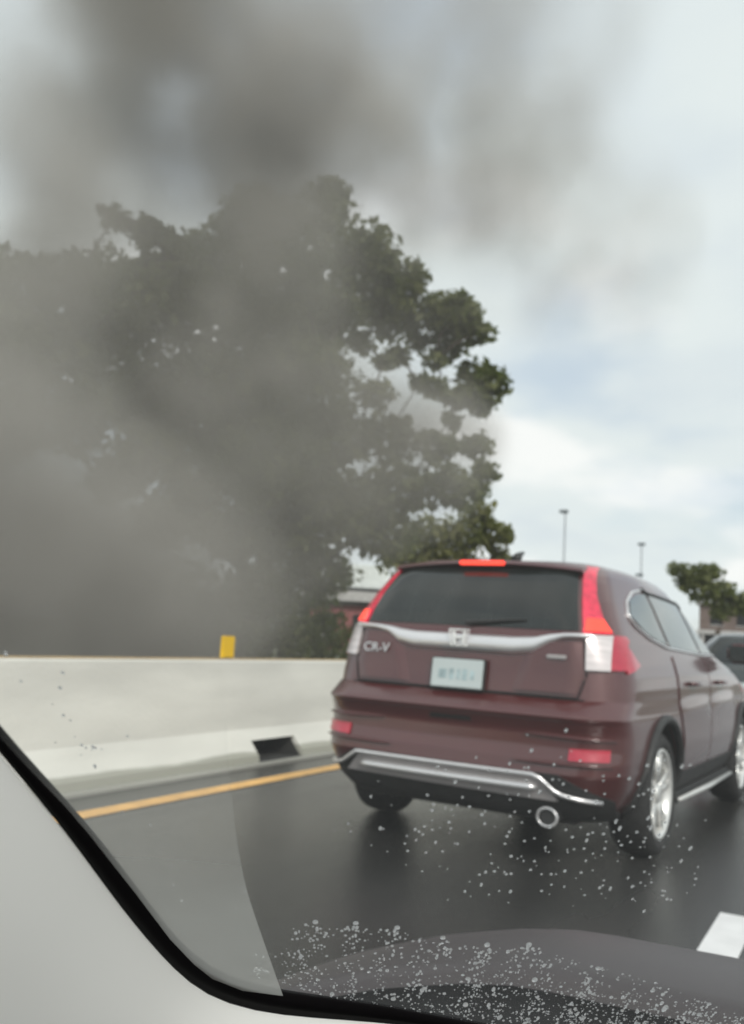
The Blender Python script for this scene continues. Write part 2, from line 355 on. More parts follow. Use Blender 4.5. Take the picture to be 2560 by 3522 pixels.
# ------------------------------------------------------------------ the maroon SUV
suv = empty('suv', (-2.0207, 4.65, 0), -0.0446)
tag(suv, 'dark maroon sport utility vehicle with lit red tail lamps driving ahead in the left lane', 'car')
rows = [(0.24, .76, .22, 4.22), (0.28, .80, .13, 4.32), (0.34, .845, .085, 4.42), (0.42, .88, .055, 4.48), (0.50, .90, .022, 4.50), (0.56, .908, .03, 4.50), (0.62, .912, .05, 4.50), (0.70, .912, .05, 4.50), (0.765, .910, .018, 4.50), (0.775, .909, .004, 4.50), (0.785, .908, .0, 4.50),
        (0.80, .906, .015, 4.48), (0.86, .903, .095, 4.42), (0.872, .902, .115, 4.40), (0.93, .90, .125, 4.30), (1.00, .892, .135, 4.05), (1.06, .875, .138, 3.75), (1.12, .855, .142, 3.42), (1.18, .835, .148, 3.26), (1.22, .818, .155, 3.20),
        (1.30, .785, .185, 3.08), (1.40, .745, .24, 2.93), (1.50, .70, .315, 2.75), (1.55, .675, .365, 2.64), (1.59, .645, .42, 2.52)]
top = [(1.612, .615, .455, 2.42), (1.628, .57, .50, 2.32), (1.64, .50, .62, 2.2), (1.65, .40, .75, 2.1), (1.657, .25, .95, 1.95), (1.66, .08, 1.25, 1.7)]
sh = Shell(rows, rc=.24, ry=.25, bow=.05, top=top)
cab = sh.mesh('body', PAINT, suv)
RW, FW = 0.94, 3.56
for yy in (RW, FW): arch_cut(cab, 0.86, yy, 0.36, 0.395)
smooth_angle(cab, 30)
# floor and wheel housings
u = MB(); u.box(-.62, .62, .3, 4.1, .22, .5); u.build('underbody', BLACK, suv)
for yy in (RW, FW):
    for sg in (-1, 1):
        b = MB(); n = 28; x0, x1 = sg*.61, sg*.90; r_ = .393
        v = [(x, yy+r_*math.cos(PI*k/n), .36+r_*math.sin(PI*k/n)) for x in (x0, x1) for k in range(n+1)]
        f = [(k, k+1, n+2+k, n+1+k) for k in range(n)] + [tuple(range(n+1))]
        b.add(v, f).build('wheel_housing', BLACK, suv)
        # dark cladding lip round the arch
        tb = MB().tube([(sg*(sh.side(yy+.40*math.cos(t), max(.26, .36+.40*math.sin(t)))[0]+.006), yy+.405*math.cos(t), .36+.405*math.sin(t)) for t in np.linspace(-.25, PI+.25, 30)], .026, 8)
        tb.build('arch_trim', BLACK, suv, True)
wh = wheel(suv, .80, RW, sg=1, spin=.3, rimr=.252, width=.24)
wheel(suv, .80, FW, sg=1, first=wh, spin=.9); wheel(suv, -.87, RW, sg=-1, first=wh, spin=.5); wheel(suv, -.83, FW, sg=-1, first=wh)
Rr = sh.rear
def Sd(sg): return lambda y, z: sh.side(y, z, sg)
# tailgate: raised panel with a seam round it
tg = patch('tailgate', Rr, [(-.655, .885), (-.69, 1.0), (-.66, 1.20), (-.585, 1.56)], [(.655, .885), (.69, 1.0), (.66, 1.20), (.585, 1.56)], .006, PAINT, suv, 24, 40)
for sg in (-1, 1):   # side panels that stand proud of the plate recess
    patch('tailgate_panel', Rr, [(sg*.66, .90), (sg*.685, 1.0), (sg*.665, 1.165)], [(sg*.30, .90), (sg*.345, 1.03), (sg*.385, 1.165)],
          lambda a, b: .026-.022*max(0, (b-.82)/.18) if b > .82 else .026*min(1, .35+b*4), PAINT, tg, 10, 18)
seam = MB()
for sg in (-1, 1):
    L = interp_poly([(sg*.668, .88), (sg*.703, 1.0), (sg*.673, 1.20), (sg*.60, 1.56)], 30)
    seam.tube([sh.rear(a, b)+Vector((0, -.001, 0)) for a, b in L], .005, 5)
seam.tube([sh.rear(a, .878)+Vector((0, -.002, 0)) for a in np.linspace(-.668, .668, 30)], .006, 5)
seam.build('tailgate_seam', SHADOWY, suv)
rw = patch('rear_window', Rr, [(-.645, 1.225), (-.638, 1.26), (-.575, 1.50), (-.55, 1.565)], [(.645, 1.225), (.638, 1.26), (.575, 1.50), (.55, 1.565)], .012, GLASSD, tg, 16, 30)
# wiper on the window
MB().tube([sh.rear(.02, 1.245)+Vector((0, -.035, 0)), sh.rear(.20, 1.262)+Vector((0, -.03, 0)), sh.rear(.36, 1.275)+Vector((0, -.022, 0))], [.014, .009, .006], 6).build('rear_wiper', BLACK, tg)
# spoiler over the window with the third brake lamp
sp = MB(); xs_ = np.linspace(-.59, .59, 25); v = []
for x in xs_:
    t = 1-(x/.60)**4*.35; yb = .345+.06*(x/.6)**2
    v += [(x, yb+.22, 1.632-.03*(abs(x)/.59)**3), (x, yb+.01, 1.618-.035*(abs(x)/.59)**2), (x, yb-.012, 1.597-.035*(abs(x)/.59)**2), (x, yb+.02, 1.583-.035*(abs(x)/.59)**2), (x, yb+.20, 1.575-.03*(abs(x)/.59)**3)]
f = [(i*5+a, i*5+(a+1) % 5, i*5+5+(a+1) % 5, i*5+5+a) for i in range(24) for a in range(5)] + [tuple(range(5)), tuple(120+a for a in range(5))]
spo = sp.add(v, f).build('spoiler', PAINT, tg, True); smooth_angle(spo, 50)
bl = MB(); bl.box(-.13, .15, .315, .35, 1.585, 1.610, .006); bl.build('brake_light', REDLIT, tg)
tb = MB().tube([(.10, .62, 1.64), (.10, .66, 1.67), (.10, .74, 1.70)], [.035, .025, .008], 8).build('antenna', BLACK, suv, True)
# chrome garnish: thin at the ends, deep in the middle
lo = [(-.70, 1.185), (-.56, 1.178), (-.47, 1.160), (-.40, 1.108), (-.30, 1.086), (.30, 1.080), (.42, 1.095), (.50, 1.146), (.58, 1.178), (.70, 1.180)]
hi = [(-.70, 1.212), (-.56, 1.212), (-.47, 1.205), (-.40, 1.195), (-.30, 1.188), (.30, 1.184), (.42, 1.190), (.50, 1.205), (.58, 1.214), (.70, 1.212)]
lo_ = [(a, float(np.interp(a, [p[0] for p in lo], [p[1] for p in lo]))) for a in np.linspace(-.70, .70, 57)]
hi_ = [(a, float(np.interp(a, [p[0] for p in hi], [p[1] for p in hi]))) for a in np.linspace(-.70, .70, 57)]
def ribbon(name, fn, A, B, d, m_, parent, k=6, back=.02):
    # same as patch with matched stations, no resampling
    n = len(A); cen = Vector((0, 2.2, .9)); T = []; Bt = []
    for i in range(n):
        for j in range(k):
            t = j/(k-1); uu = A[i][0]*(1-t)+B[i][0]*t; q = A[i][1]*(1-t)+B[i][1]*t
            p = fn(uu, q); e = .004; nn = (fn(uu+e, q)-fn(uu-e, q)).cross(fn(uu, q+e)-fn(uu, q-e)); nn.normalize()
            if nn.dot(p-cen) < 0: nn = -nn
            T.append(p+nn*(d*math.sin(PI*t)**.35 if 0 < t < 1 else 0)); Bt.append(p-nn*back)
    f = []; N_ = n*k
    for i in range(n-1):
        for j in range(k-1): a = i*k+j; f.append((a, a+k, a+k+1, a+1))
        f.append((i*k, (i+1)*k, N_+(i+1)*k, N_+i*k)); f.append((i*k+k-1, (i+1)*k+k-1, N_+(i+1)*k+k-1, N_+i*k+k-1))
    o = mesh(name, T+Bt, f, m_, parent, True); bm = bmesh.new(); bm.from_mesh(o.data); bmesh.ops.recalc_face_normals(bm, faces=bm.faces[:]); bm.to_mesh(o.data); bm.free(); return o
ribbon('chrome_garnish', Rr, lo_, hi_, .040, CHR, tg, 8)
EMB = mat('emblem_chrome', (0.88, 0.88, 0.87), 0.35, metal=0.3, var=0.02, coat=.5)
# emblem: rounded frame with an upright two-legged mark
em = MB(); ey = sh.rear(0, 1.16)[1]-.056; ez = 1.158
fr_ = [(-.060, .042), (.060, .042), (.046, -.044), (-.046, -.044)]
em.tube([(a, ey, ez+b) for a, b in fr_+[fr_[0]]], .006, 6)
em.tube([(-.034, ey, ez+.034), (-.026, ey, ez-.036)], .011, 6); em.tube([(.034, ey, ez+.034), (.026, ey, ez-.036)], .011, 6); em.tube([(-.02, ey, ez), (.02, ey, ez)], .010, 6)
em.build('emblem', EMB, tg)
pl = MB().box(-.155, .155, -.006, .006, -.078, .078, .004).build('license_plate', PLATE, tg); pl.location = (0, .085, .963); pl.rotation_euler = (-.12, 0, 0)
MB().box(-.162, .162, 0, .03, -.084, .084, .004).build('plate_bracket', BLACK, pl)
b = MB()
for a, c_, hgt in ((-.085, .05, .05), (-.03, .028, .06), (.012, .02, .055), (.05, .03, .06), (.095, .022, .05)): b.box(a-c_/2, a+c_/2, -.0075, -.0062, -hgt/2-.006, hgt/2-.006)
b.build('plate_print', PLATEI, pl)
def text(name, s, size, loc, rot, m_, parent, ext=.003):
    cu = bpy.data.curves.new(name, 'FONT'); cu.body = s; cu.size = size; cu.extrude = ext; cu.align_x = 'CENTER'; cu.align_y = 'CENTER'
    t = bpy.data.objects.new(name, cu); S.collection.objects.link(t); bpy.context.view_layer.update()
    me = bpy.data.meshes.new_from_object(t.evaluated_get(bpy.context.evaluated_depsgraph_get())); bpy.data.objects.remove(t)
    o = link(name, me, m_, parent); o.location = loc; o.rotation_euler = rot; return o
tx = text('model_badge', 'CR-V', .072, (-.545, sh.rear(-.545, 1.075)[1]-.036, 1.075), (PI/2-.12, 0, -.12), CHR, tg); tx.scale = (1.15, 1, 1)
MB().box(.50, .61, sh.rear(.55, 1.09)[1]-.046, sh.rear(.55, 1.09)[1]-.036, 1.078, 1.098, .004).build('trim_badge', SATIN, tg)
# taillights
for sg in (-1, 1):
    t_ = patch('taillight', Rr, [(sg*.662, 1.215), (sg*.655, 1.26), (sg*.615, 1.42), (sg*.565, 1.59)], [(sg*.785, 1.215), (sg*.745, 1.26), (sg*.672, 1.42), (sg*.615, 1.59)], .018, RED, suv, 20, 8)
    patch('lit_lens', Rr, [(sg*.668, 1.222), (sg*.662, 1.29)], [(sg*.775, 1.222), (sg*.728, 1.29)], .024, REDLIT, t_, 8, 6)
    patch('clear_lens', Rr, [(sg*.695, 1.025), (sg*.680, 1.205)], [(sg*.800, 1.025), (sg*.785, 1.205)], .020, CLEAR, t_, 10, 8)
    patch('side_lens', Sd(sg), [(.33, 1.015), (.31, 1.20)], [(.52, 1.06), (.38, 1.18)], .012, REFL, t_, 10, 8)
    patch('inner_lens', Rr, [(sg*.802, 1.03), (sg*.788, 1.21)], [(sg*.858, 1.03), (sg*.830, 1.21)], .014, REFL, t_, 8, 4)
    patch('reflector', Rr, [(sg*.655, .570), (sg*.655, .632)], [(sg*.835, .575), (sg*.835, .637)], .012, REFL, suv, 6, 10)
    # bumper creases that frame the reflector pocket
    for (x0, x1, z0, z1) in ((.42, .862, .690, .682), (.36, .85, .548, .556)):
        A = [(sg*(x0+(x1-x0)*i/16), z0+(z1-z0)*i/16-.012*math.sin(PI*i/16)**.4) for i in range(17)]; B_ = [(sg*(x0+(x1-x0)*i/16), z0+(z1-z0)*i/16+.012*math.sin(PI*i/16)**.4) for i in range(17)]
        ribbon('bumper_crease', Rr, A, B_, .022, PAINT, suv, 6)
# recessed handle under the tailgate lip
patch('tailgate_handle', Rr, [(-.13, .722), (-.125, .745)], [(.12, .722), (.115, .745)], .003, SHADOWY, tg, 4, 12)
patch('bumper_gap', Rr, [(-.70, .868), (-.70, .876)], [(.70, .868), (.70, .876)], .002, SHADOWY, suv, 3, 24)
# black lower valance and silver skid garnish
patch('valance', Rr, [(-.80, .255), (-.84, .38), (-.60, .50)], [(.80, .255), (.84, .38), (.60, .50)], .010, BLACK, suv, 14, 34)
patch('skid_plate', Rr, [(-.66, .385), (-.565, .487)], [(.60, .372), (.50, .487)], .026, SATIN, suv, 10, 30)
zt = lambda L: [sh.rear(a, b)+Vector((0, -.034, 0)) for a, b in interp_poly(L, 40)]
MB().tube(zt([(-.86, .395), (-.70, .41), (-.575, .488), (.505, .490), (.60, .405), (.70, .385), (.80, .37)]), .012, 8).build('skid_rim', CHR, suv, True)
MB().tube([(a, sh.rear(a, .425)[1]-.036, .423) for a in np.linspace(-.56, .50, 30)], [.006]+[.021]*28+[.006], 10).build('skid_bar', CHR, suv, True)
# exhaust
ex = MB()
ring = [(.56+.052*math.cos(t), .04, .285+.045*math.sin(t)) for t in np.linspace(0, 2*PI, 25)]
ex.tube(ring, .007, 6, False); ex.build('exhaust_tip', CHR, suv, True)
MB().tube([(.56, .05, .285), (.56, .5, .285)], .042, 16, True).build('exhaust_pipe', BLACK, suv)
# mud flap panels and sill
for sg in (-1, 1):
    sl = MB(); sl.box(min(sg*.78, sg*.90), max(sg*.78, sg*.90), 1.34, 3.14, .225, .30, .02); sl.build('sill', BLACK, suv)
    MB().tube([(sg*.905, 1.38, .262), (sg*.912, 2.25, .255), (sg*.905, 3.10, .262)], [.012, .018, .012], 8).build('sill_trim', ALLOY, suv, True)
    # side glass
    fs = Sd(sg)
    patch('quarter_window', fs, [(.68, 1.34), (.86, 1.25), (1.06, 1.205), (1.23, 1.185)], [(.78, 1.43), (.98, 1.475), (1.10, 1.485), (1.17, 1.487)], .006, SGLASS, suv, 14, 8)
    patch('rear_side_window', fs, [(1.29, 1.175), (2.13, 1.150)], [(1.23, 1.487), (2.06, 1.47)], .006, SGLASS, suv, 14, 8)
    patch('front_side_window', fs, [(2.20, 1.150), (3.05, 1.155)], [(2.13, 1.468), (2.60, 1.40)], .006, SGLASS, suv, 14, 8)
    L = interp_poly([(1.14, 1.515), (1.20, 1.497), (2.05, 1.483), (2.60, 1.415), (2.95, 1.29), (3.14, 1.18)], 40)
    MB().tube([fs(a, b)+Vector((sg*.004, 0, .003)) for a, b in L], .012, 6).build('window_gasket', BLACK, suv, True)
    L = interp_poly([(1.12, 1.510), (.90, 1.485), (.72, 1.42), (.63, 1.335), (.70, 1.28), (.90, 1.215), (1.2, 1.17), (2.2, 1.136), (3.12, 1.142)], 60)
    MB().tube([fs(a, b)+Vector((sg*.004, 0, 0)) for a, b in L], .009, 6).build('chrome_moulding', CHR, suv, True)
    for dname, y0, y1 in (('rear_door', 1.30, 2.17), ('front_door', 2.19, 3.22)):
        A = [(y0+(.10 if dname == 'rear_door' else 0), .42), (y0+(.03 if dname == 'rear_door' else 0), .80), (y0, 1.125)]
        B_ = [(y1, .42), (y1, .80), (y1, 1.125)]
        if dname == 'rear_door': A = [(1.42, .42), (1.40, .62), (1.30, .82), (1.27, 1.12)]
        if dname == 'front_door': B_ = [(3.12, .42), (3.13, .80), (3.16, 1.125)]
        door = patch(dname, fs, A, B_, lambda a, b: .007+.012*math.exp(-((a-.55)/.07)**2)*math.sin(PI*min(1, max(0, b)))**.4, PAINT, suv, 34, 12)
        hy = y1-.28 if dname == 'rear_door' else y1-.85
        hy = 1.62 if dname == 'rear_door' else 2.52
        MB().tube([fs(hy-.09, .955)+Vector((sg*.012, 0, 0)), fs(hy-.06, .957)+Vector((sg*.04, 0, 0)), fs(hy+.07, .955)+Vector((sg*.04, 0, 0)), fs(hy+.10, .953)+Vector((sg*.012, 0, 0))], .014, 8).build('door_handle', PAINT, door, True)
        patch('door_cladding', fs, [(A[0][0], .30), (A[0][0], .43)], [(B_[0][0], .30), (B_[0][0], .43)], .016, BLACK, door, 4, 10)
    mr = MB(); mr.box(sg*1.0-.10, sg*1.0+.10, 2.93, 3.06, 1.09, 1.24, .035); mo = mr.build('side_mirror', PAINT, suv, True)
    MB().box(sg*1.0-.08, sg*1.0+.08, 2.922, 2.93, 1.105, 1.225, .002).build('mirror_glass', GLASSD, mo)
patch('windshield', lambda x, z: Vector((x, sh.frontY(x, sh.par(z)), z)), [(-.70, 1.14), (-.55, 1.56)], [(.70, 1.14), (.55, 1.56)], .006, GLASSD, suv, 10, 14)
for sg in (-1, 1): patch('headlight', lambda x, z: Vector((x, sh.frontY(x, sh.par(z)), z)), [(sg*.50, .80), (sg*.48, .90)], [(sg*.84, .82), (sg*.82, .96)], .01, CLEAR, suv, 8, 8)
patch('grille', lambda x, z: Vector((x, sh.frontY(x, sh.par(z)), z)), [(-.45, .68), (-.48, .88)], [(.45, .68), (.48, .88)], .01, BLACK, suv, 6, 10)

# ------------------------------------------------------------------ silver car in front of it
c2 = empty('dark_car', (-1.35, 12.6, 0), -0.03); tag(c2, 'dark grey green car partly hidden ahead of the maroon vehicle at the right edge', 'car')
rows2 = [(.22, .72, .15, 4.2), (.35, .82, .06, 4.4), (.55, .87, .0, 4.45), (.75, .88, .0, 4.4), (.85, .87, .03, 4.2), (.98, .85, .06, 3.6), (1.02, .83, .09, 3.3), (1.15, .77, .25, 3.0), (1.30, .69, .46, 2.7), (1.42, .60, .66, 2.35)]
s2 = Shell(rows2, rc=.28, ry=.25, bow=.06, top=[(1.445, .54, .74, 2.2), (1.46, .42, .9, 2.05), (1.468, .2, 1.15, 1.8), (1.47, .05, 1.35, 1.6)])
cb2 = s2.mesh('body', PAINT2, c2)
for yy in (.85, 3.5): arch_cut(cb2, .83, yy, .33, .36)
smooth_angle(cb2, 30)
MB().box(-.58, .58, .25, 4, .2, .5).build('underbody', BLACK, c2)
w2 = wheel(c2, .76, .85, r=.32, sg=1, rimr=.21)
wheel(c2, .76, 3.5, r=.32, sg=1, first=w2); wheel(c2, -.76, .85, r=.32, sg=-1, first=w2); wheel(c2, -.76, 3.5, r=.32, sg=-1, first=w2)
patch('rear_window', s2.rear, [(-.66, 1.06), (-.50, 1.39)], [(.66, 1.06), (.50, 1.39)], .008, GLASSD, c2, 10, 14)
for sg in (-1, 1):
    patch('taillight', s2.rear, [(sg*.56, .84), (sg*.58, .97)], [(sg*.83, .84), (sg*.80, .97)], .012, RED, c2, 8, 8)
    patch('side_window', lambda y, z: s2.side(y, z, sg), [(.85, 1.08), (3.0, 1.06)], [(1.0, 1.36), (2.5, 1.36)], .006, GLASSD, c2, 14, 6)
patch('license_plate', s2.rear, [(-.155, .70), (-.155, .82)], [(.155, .70), (.155, .82)], .012, PLATE, c2, 4, 6)
patch('bumper_strip', s2.rear, [(-.76, .62), (-.77, .76)], [(.76, .62), (.77, .76)], .02, SATIN, c2, 4, 14)

# ------------------------------------------------------------------ trees
def leaves_mesh(name, clumps, m_, parent, size=.13, dens=700, flat=.8, seed=1):
    r_ = np.random.default_rng(seed); V = []
    for (x, y, z, r) in clumps:
        n = int(dens*r*r)
        d = r_.normal(size=(n, 3)); d /= np.linalg.norm(d, axis=1)[:, None]
        rad = r*(0.35+0.65*r_.random(n)**.6)*(1+.22*np.sin(d[:, 0]*5+x)*np.cos(d[:, 2]*6+z)+.15*np.sin(d[:, 1]*9+y))
        V.append(d*rad[:, None]*np.array([1.05, 1.05, flat])+np.array([x, y, z]))
    P = np.concatenate(V); n = len(P)
    a = r_.normal(size=(n, 3)); a /= np.linalg.norm(a, axis=1)[:, None]; b = r_.normal(size=(n, 3)); b = np.cross(a, b); b /= np.linalg.norm(b, axis=1)[:, None]
    s = size*(.35+1.3*r_.random(n)**1.5)[:, None]
    Q = np.stack([P-a*s, P+b*s*.55, P+a*s, P-b*s*.55], 1).reshape(-1, 3)
    me = bpy.data.meshes.new(name); me.vertices.add(4*n); me.vertices.foreach_set('co', Q.astype(np.float32).ravel())
    me.loops.add(4*n); me.loops.foreach_set('vertex_index', np.arange(4*n, dtype=np.int32))
    me.polygons.add(n); me.polygons.foreach_set('loop_start', np.arange(0, 4*n, 4, dtype=np.int32)); me.polygons.foreach_set('loop_total', np.full(n, 4, dtype=np.int32))
    me.update(calc_edges=True); me.validate()
    return link(name, me, m_, parent)
def tree(name, base, clumps, label, m_=None, trunk_r=.32, fork=2.2, size=.13, dens=700, seed=1, cat='tree', group=None, extra=None):
    t = empty(name, base); tag(t, label, cat, group)
    bx, by, bz = base; L = [(x-bx, y-by, z-bz, r) for x, y, z, r in clumps]
    tr = MB(); fk = Vector((.15, .1, fork)); tr.tube([(0, 0, -.1), (.03, 0, .25), (.05, .05, fork*.55), fk], [trunk_r*1.35, trunk_r*1.05, trunk_r*.9, trunk_r*.8], 12)
    rr = random.Random(seed); node = [(fk-Vector((0, 0, .25)), trunk_r*.62)]
    for (x, y, z, r) in sorted(L, key=lambda c: (Vector(c[:3])-fk).length):
        e = Vector((x, y, z)); df = (e-fk).length
        par = min(node, key=lambda q: (q[0]-e).length+.55*(q[0]-fk).length); rb = max(.035, min(par[1]*.8, trunk_r*.5*(1-df/16)))
        midp = par[0].lerp(e, .5)+Vector((rr.uniform(-.25, .25), rr.uniform(-.25, .25), rr.uniform(-.15, .2)))
        tr.tube([par[0], midp, e], [rb, rb*.8, rb*.5], 7); node.append((e, rb*.62))
        for _ in range(3):
            e2 = e+Vector((rr.uniform(-1, 1), rr.uniform(-1, 1), rr.uniform(-.7, .9)))*r*.8; tr.tube([e, e.lerp(e2, .5)+Vector((0, 0, .06)), e2], [rb*.35, rb*.2, .01], 5)
    if extra: 
        for pts, rad in extra: tr.tube([Vector(p)-Vector(base) for p in pts], rad, 7)
    tr.build('trunk', BARK, t, True)
    leaves_mesh('crown', L, m_ or LEAF, t, size, dens, seed=seed)
    return t

MAIN = [(-16.05, 19.7, 10.88, 1.35), (-18.14, 19.69, 7.33, 1.41), (-15.67, 21.05, 6.44, 1.41), (-14.85, 22.65, 10.68, 1.33), (-14.24, 21.84, 5.48, 1.28), (-12.9, 23.72, 10.53, 0.66), (-13.09, 22.47, 9.59, 0.43), (-12.01, 21.93, 8.78, 0.37), (-11.59, 23.3, 9.69, 0.33), (-10.7, 22.65, 8.09, 0.42), (-11.69, 20.96, 7.58, 0.53), (-10.29, 22.88, 10.22, 0.74), (-10.08, 22.99, 7.87, 0.42), (-16.87, 19.25, 3.96, 1.05), (-18.26, 18.48, 5.0, 0.86), (-19.34, 17.88, 6.19, 0.86), (-11.56, 22.17, 11.2, 0.68), (-14.16, 21.88, 14.14, 0.64), (-16.16, 20.78, 13.85, 0.58), (-16.46, 18.33, 10.16, 1.18), (-19.18, 17.97, 10.66, 1.11), (-15.49, 20.01, 12.54, 1.11), (-14.46, 21.72, 13.05, 1.21), (-12.11, 20.73, 11.5, 0.94), (-16.44, 19.48, 11.66, 0.92), (-13.32, 18.92, 10.2, 1.36), (-15.34, 18.95, 9.47, 1.42), (-11.99, 21.94, 10.63, 0.92), (-11.39, 23.41, 10.46, 0.83), (-10.29, 22.87, 10.35, 0.68), (-9.71, 23.2, 9.8, 0.44), (-10.78, 23.75, 9.68, 0.54), (-12.56, 20.48, 9.79, 0.65), (-9.32, 23.41, 8.31, 0.55), (-10.16, 24.09, 8.84, 0.54), (-9.58, 23.27, 7.77, 0.49), (-12.15, 22.99, 9.24, 0.38), (-12.57, 19.33, 7.94, 0.96), (-14.57, 19.37, 7.63, 1.53), (-16.72, 19.33, 7.79, 1.35), (-17.04, 18.01, 9.22, 1.18), (-17.99, 18.63, 7.06, 1.11), (-19.51, 18.94, 8.59, 1.21), (-16.85, 18.11, 5.62, 0.94), (-16.2, 19.62, 5.26, 1.35), (-13.42, 18.87, 5.27, 1.36), (-13.11, 21.32, 6.63, 1.11), (-12.26, 22.93, 6.81, 0.9), (-10.57, 22.72, 6.42, 0.64), (-10.02, 24.16, 6.7, 0.51), (-9.42, 23.35, 5.8, 0.42), (-9.78, 22.01, 5.13, 0.77), (-11.5, 22.21, 5.21, 1.05), (-12.47, 20.53, 4.34, 1.3), (-14.46, 20.57, 3.75, 1.23), (-14.92, 19.18, 3.58, 0.89), (-9.97, 24.19, 5.44, 0.43), (-11.76, 22.06, 3.94, 0.92), (-13.85, 22.05, 2.78, 1.09), (-14.69, 20.45, 2.25, 0.86), (-15.52, 22.28, 9.78, 1.46), (-17.5, 21.18, 7.25, 1.46), (-15.27, 22.41, 7.82, 1.59), (-15.46, 22.31, 5.05, 1.59), (-13.7, 23.28, 11.92, 1.06), (-11.53, 23.33, 8.47, 0.36), (-10.79, 22.6, 8.86, 0.31), (-10.27, 22.88, 7.21, 0.31)]
RIGHT = [(-14.52, 30.82, 4.87, 1.0), (-13.35, 31.47, 5.04, 0.97), (-12.39, 31.99, 5.1, 0.64), (-12.94, 31.69, 5.92, 0.6), (-13.97, 31.13, 3.98, 0.84), (-15.29, 30.39, 4.06, 0.92), (-11.67, 31.25, 5.09, 0.32), (-12.14, 32.13, 4.36, 0.4), (-14.3, 29.8, 3.12, 0.81), (-13.14, 31.58, 3.62, 0.92)]
LEFT = [(-17.53, 14.31, 5.3, 0.72), (-18.31, 13.88, 4.81, 0.83), (-19.13, 13.43, 9.14, 1.24), (-17.78, 14.18, 8.79, 1.14), (-17.35, 15.56, 9.25, 0.92), (-15.43, 15.48, 8.85, 0.93), (-15.22, 16.73, 9.75, 0.65), (-17.16, 13.38, 7.14, 1.08), (-17.6, 15.42, 7.71, 1.08), (-19.14, 13.43, 6.59, 1.24), (-17.17, 14.52, 6.29, 0.83), (-16.9, 15.8, 6.39, 0.65), (-17.02, 13.46, 5.69, 0.59), (-20.42, 15.01, 8.72, 1.36), (-17.52, 16.61, 8.44, 0.91)]
FAR = [(-11.61, 71.25, 6.93, 1.17), (-12.79, 70.6, 7.28, 0.74), (-10.73, 71.73, 7.15, 1.0), (-9.84, 72.22, 5.87, 1.0), (-11.01, 71.58, 5.79, 1.27), (-12.37, 71.97, 6.46, 0.75), (-8.95, 72.71, 5.27, 0.94), (-9.83, 72.23, 4.54, 1.0), (-8.07, 73.2, 4.83, 0.94)]
BUSH = [(-17.27, 17.88, 0.59, 0.71), (-16.84, 19.26, 0.89, 0.98), (-14.94, 19.17, 0.87, 0.94), (-14.18, 20.73, 1.07, 1.05), (-13.41, 22.3, 0.91, 0.77), (-17.56, 21.15, 1.7, 1.2), (-15.94, 22.04, 1.68, 1.06), (-14.55, 22.81, 1.64, 1.06)]
PUFFS = [(-12.53, 14.79, 1.62, 2.06, 0.12), (-13.62, 14.19, 2.95, 1.87, 0.12), (-13.63, 11.9, 0.99, 2.17, 0.5), (-12.39, 12.58, 2.57, 2.01, 0.4), (-16.47, 11.48, 1.28, 2.92, 0.5), (-14.66, 11.33, 3.27, 2.51, 0.42), (-17.4, 15.53, 2.36, 3.25, 0.4), (-15.17, 16.76, 1.75, 2.81, 0.35), (-11.18, 8.68, 2.44, 1.79, 0.4), (-10.72, 10.08, 1.39, 1.93, 0.4), (-13.71, 8.43, 3.84, 2.75, 0.4), (-10.68, 12.38, 1.45, 1.89, 0.22), (-10.18, 14.94, 1.79, 1.77, 0.1), (-9.67, 16.37, 3.03, 1.68, 0.12), (-12.35, 11.46, 4.87, 2.36, 0.1), (-12.01, 12.79, 7.14, 2.76, 0.12), (-11.03, 15.61, 6.32, 2.62, 0.13), (-10.79, 14.61, 8.79, 2.3, 0.17), (-9.04, 17.85, 4.71, 1.97, 0.5), (-8.18, 18.33, 5.08, 1.28, 0.3), (-10.11, 17.26, 5.15, 1.67, 0.2), (-10.49, 18.19, 6.43, 1.65, 0.18), (-10.1, 17.27, 8.27, 1.67, 0.13), (-14.27, 11.54, 7.71, 2.51, 0.17), (-8.23, 17.16, 7.81, 1.21, 0.06), (-10.17, 13.8, 3.57, 2.17, 0.14), (-10.17, 14.95, 12.12, 2.12, 0.52), (-11.8, 14.05, 14.07, 2.39, 0.45), (-10.15, 16.1, 14.85, 1.87, 0.34), (-11.35, 17.72, 11.76, 1.96, 0.45), (-13.79, 17.52, 13.6, 1.84, 0.25), (-12.72, 12.4, 14.13, 1.92, 0.4), (-13.57, 10.79, 8.79, 1.81, 0.42), (-14.7, 17.02, 15.02, 2.81, 0.22), (-14.91, 14.62, 12.29, 2.95, 0.16), (-15.15, 11.06, 11.88, 2.34, 0.09), (-13.72, 15.28, 11.04, 2.56, 0.16), (-15.61, 13.09, 13.24, 3.74, 0.04), (-15.73, 14.16, 15.43, 1.77, 0.25), (-14.31, 14.95, 12.79, 2.16, 0.22), (-14.86, 14.65, 15.03, 1.67, 0.2), (-10.27, 21.75, 16.71, 2.6, 0.05), (-19.1, 14.59, 16.22, 2.81, 0.06), (-9.48, 24.47, 15.77, 2.56, 0.12), (-9.53, 19.87, 18.21, 2.49, 0.12), (-10.06, 23.0, 15.98, 3.2, 0.1), (-8.46, 27.31, 14.24, 3.17, 0.14), (-9.01, 24.72, 19.96, 3.33, 0.12), (-10.32, 21.72, 12.67, 2.12, 0.12)]
tree('broadleaf_tree', (-15.3, 21.3, 0), MAIN, 'large dense dark green tree half hidden by grey smoke behind the barrier', trunk_r=.42, fork=2.6, dens=1050, seed=3)
LEFT += [(-15.9, 15.2, 10.7, .36), (-15.3, 15.6, 10.45, .42), (-14.9, 15.9, 10.1, .6)]
